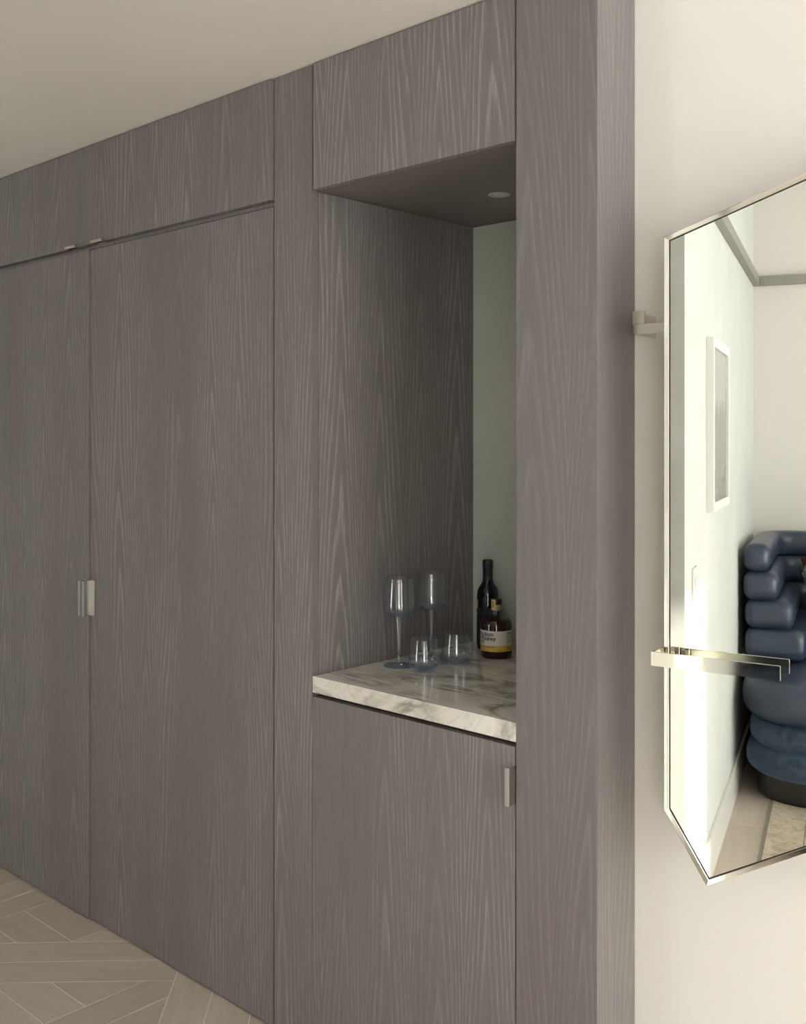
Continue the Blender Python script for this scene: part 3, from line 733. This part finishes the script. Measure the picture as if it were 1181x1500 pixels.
def slab(name, x0, x1, y0, y1, rc, z0, z1, re, mat, parent, dome=0.0):
    """upholstered slab with rounded plan corners (big ones at the front) and soft edges"""
    def plan(k_):
        pts = []
        X0, X1, Y0, Y1 = x0+k_, x1-k_, y0+k_, y1-k_
        R = max(rc-k_, 0.01); r2 = 0.05
        for cx, cy, a0, r_ in ((X1-R, Y1-R, 0, R), (X0+R, Y1-R, 90, R), (X0+r2, Y0+r2, 180, r2), (X1-r2, Y0+r2, 270, r2)):
            for i in range(11):
                a = math.radians(a0+9*i); pts.append((cx+r_*math.cos(a), cy+r_*math.sin(a)))
        return pts
    rings = []
    for i in range(7):
        a = math.radians(-90+15*i); rings.append((plan(re*(1-math.cos(a))), z0+re+re*math.sin(a)))
    for i in range(7):
        a = math.radians(15*i); rings.append((plan(re*(1-math.cos(a))), z1-re+re*math.sin(a)))
    if dome:
        for k_, dz in ((re+0.06, 0.5), (re+0.14, 0.85), (re+0.25, 1.0)): rings.append((plan(k_), z1+dome*dz))
    pw = W(parent).translation; vs_, fs = [], []; n = len(rings[0][0])
    for p, z in rings: vs_ += [(a-pw.x, b-pw.y, z-pw.z) for a, b in p]
    for k_ in range(len(rings)-1):
        for i in range(n): fs.append((k_*n+i, k_*n+(i+1) % n, (k_+1)*n+(i+1) % n, (k_+1)*n+i))
    fs.append(tuple(range(n))); fs.append(tuple(range((len(rings)-1)*n, len(rings)*n)))
    return mesh(name, vs_, fs, mat, parent, smooth=True)
SX0, SX1 = -1.085, 0.29
SYB, SYF = YB+0.035, -0.80
sofa = empty('sofa', ((SX0+SX1)/2, -1.4, 0), 'deep blue sofa of stacked leather rolls over velvet bands in the room corner', 'sofa')
slab('plinth', SX0+0.06, SX1-0.06, SYB+0.05, SYF-0.045, 0.22, 0.0125, 0.112, 0.004, PLINTH, sofa)
slab('velvet_band', SX0+0.015, SX1-0.015, SYB, SYF+0.005, 0.26, 0.110, 0.222, 0.05, VELVET, sofa)
slab('velvet_band', SX0+0.03, SX1-0.03, SYB, SYF-0.012, 0.25, 0.218, 0.340, 0.05, VELVET, sofa)
slab('seat', SX0, SX1, SYB, SYF+0.025, 0.27, 0.335, 0.515, 0.075, LEATHER, sofa, 0.030)
for k_, (z0, z1, w) in enumerate(((0.545, 0.684, 0.255), (0.680, 0.806, 0.205), (0.802, 0.930, 0.150), (0.926, 1.050, 0.115))):
    xo = SX0+0.002-0.006*(k_ > 1); yo = SYB-0.005
    sweep('back_roll', path_u(xo+w/2, SX1-0.002-w/2, -1.09, yo+w/2, 0.13 if w < 0.2 else 0.16), w, z0, z1, min(0.045, w/2-0.004), LEATHER, sofa)

def cushion(name, loc, size, thick, rot, mat, label):
    n = 14; vs_, fs = [], []
    for sgn in (1, -1):
        for i in range(n+1):
            for j in range(n+1):
                u, v = -1+2*i/n, -1+2*j/n
                f = max(0.0, (1-u*u)*(1-v*v))**0.45
                pin = 1-0.06*(1-abs(u*v))*(max(abs(u), abs(v))**4)
                vs_.append((u*size/2*pin, sgn*(0.004+thick/2*f), v*size/2*pin))
    m_ = (n+1)*(n+1)
    for k_ in (0, m_):
        for i in range(n):
            for j in range(n): a = k_+i*(n+1)+j; fs.append((a, a+1, a+n+2, a+n+1))
    edge = [i*(n+1) for i in range(n+1)] + [n*(n+1)+j for j in range(1, n+1)] + [i*(n+1)+n for i in range(n-1, -1, -1)] + [j for j in range(n-1, 0, -1)]
    for a, b in zip(edge, edge[1:]+edge[:1]): fs.append((a, b, b+m_, a+m_))
    o = mesh(name, vs_, fs, mat, None, loc, True); o.rotation_euler = rot
    return tag(o, label, 'cushion')
cushion('cushion', (-0.640, -1.545, 0.815), 0.38, 0.10, (math.radians(6), math.radians(-15), math.radians(3)), MAROON, 'dark maroon cushion propped against the sofa back')
cushion('cushion', (-0.648, -1.390, 0.815), 0.36, 0.11, (math.radians(8), math.radians(-20), math.radians(4)), GREENP, 'dark green printed cushion leaning on the maroon cushion')

# rug: low pile in raised blocks with a flat binding
rug = empty('rug', (0.6, 0.0, 0), 'beige textured wool rug in a blocked weave under the sofa', 'rug')
RX0, RX1, RY0, RY1 = -0.965, 2.0, -1.2, 0.25
box('binding', (RX0, RX1, RY0, RY1, 0.0006, 0.006), RUGB, rug, 0.001)
bm = bmesh.new(); j = 0; y = RY0+0.008
while y < RY1-0.05:
    h = 0.075+0.05*random.random(); y2 = min(y+h, RY1-0.008); x = RX0+0.012
    while x < RX1-0.02:
        w = 0.135; x2 = min(x+w, RX1-0.012)
        r = bmesh.ops.create_cube(bm, size=1.0); zz = 0.0105+0.0015*random.random()
        for v_ in r['verts']:
            v_.co = Vector(((x+x2)/2+v_.co.x*(x2-x-0.003), (y+y2)/2+v_.co.y*(y2-y-0.004), 0.0085+v_.co.z*0.005 if v_.co.z < 0 else zz))
        x = x2
    y = y2; j += 1
bmesh.ops.bevel(bm, geom=list(bm.edges), offset=0.0012, segments=1, affect='EDGES')
me = bpy.data.meshes.new('pile'); bm.to_mesh(me); bm.free()
o = link('pile', me, RUG, rug, W(rug).inverted() @ Vector((0, 0, 0))); o['kind'] = 'stuff'
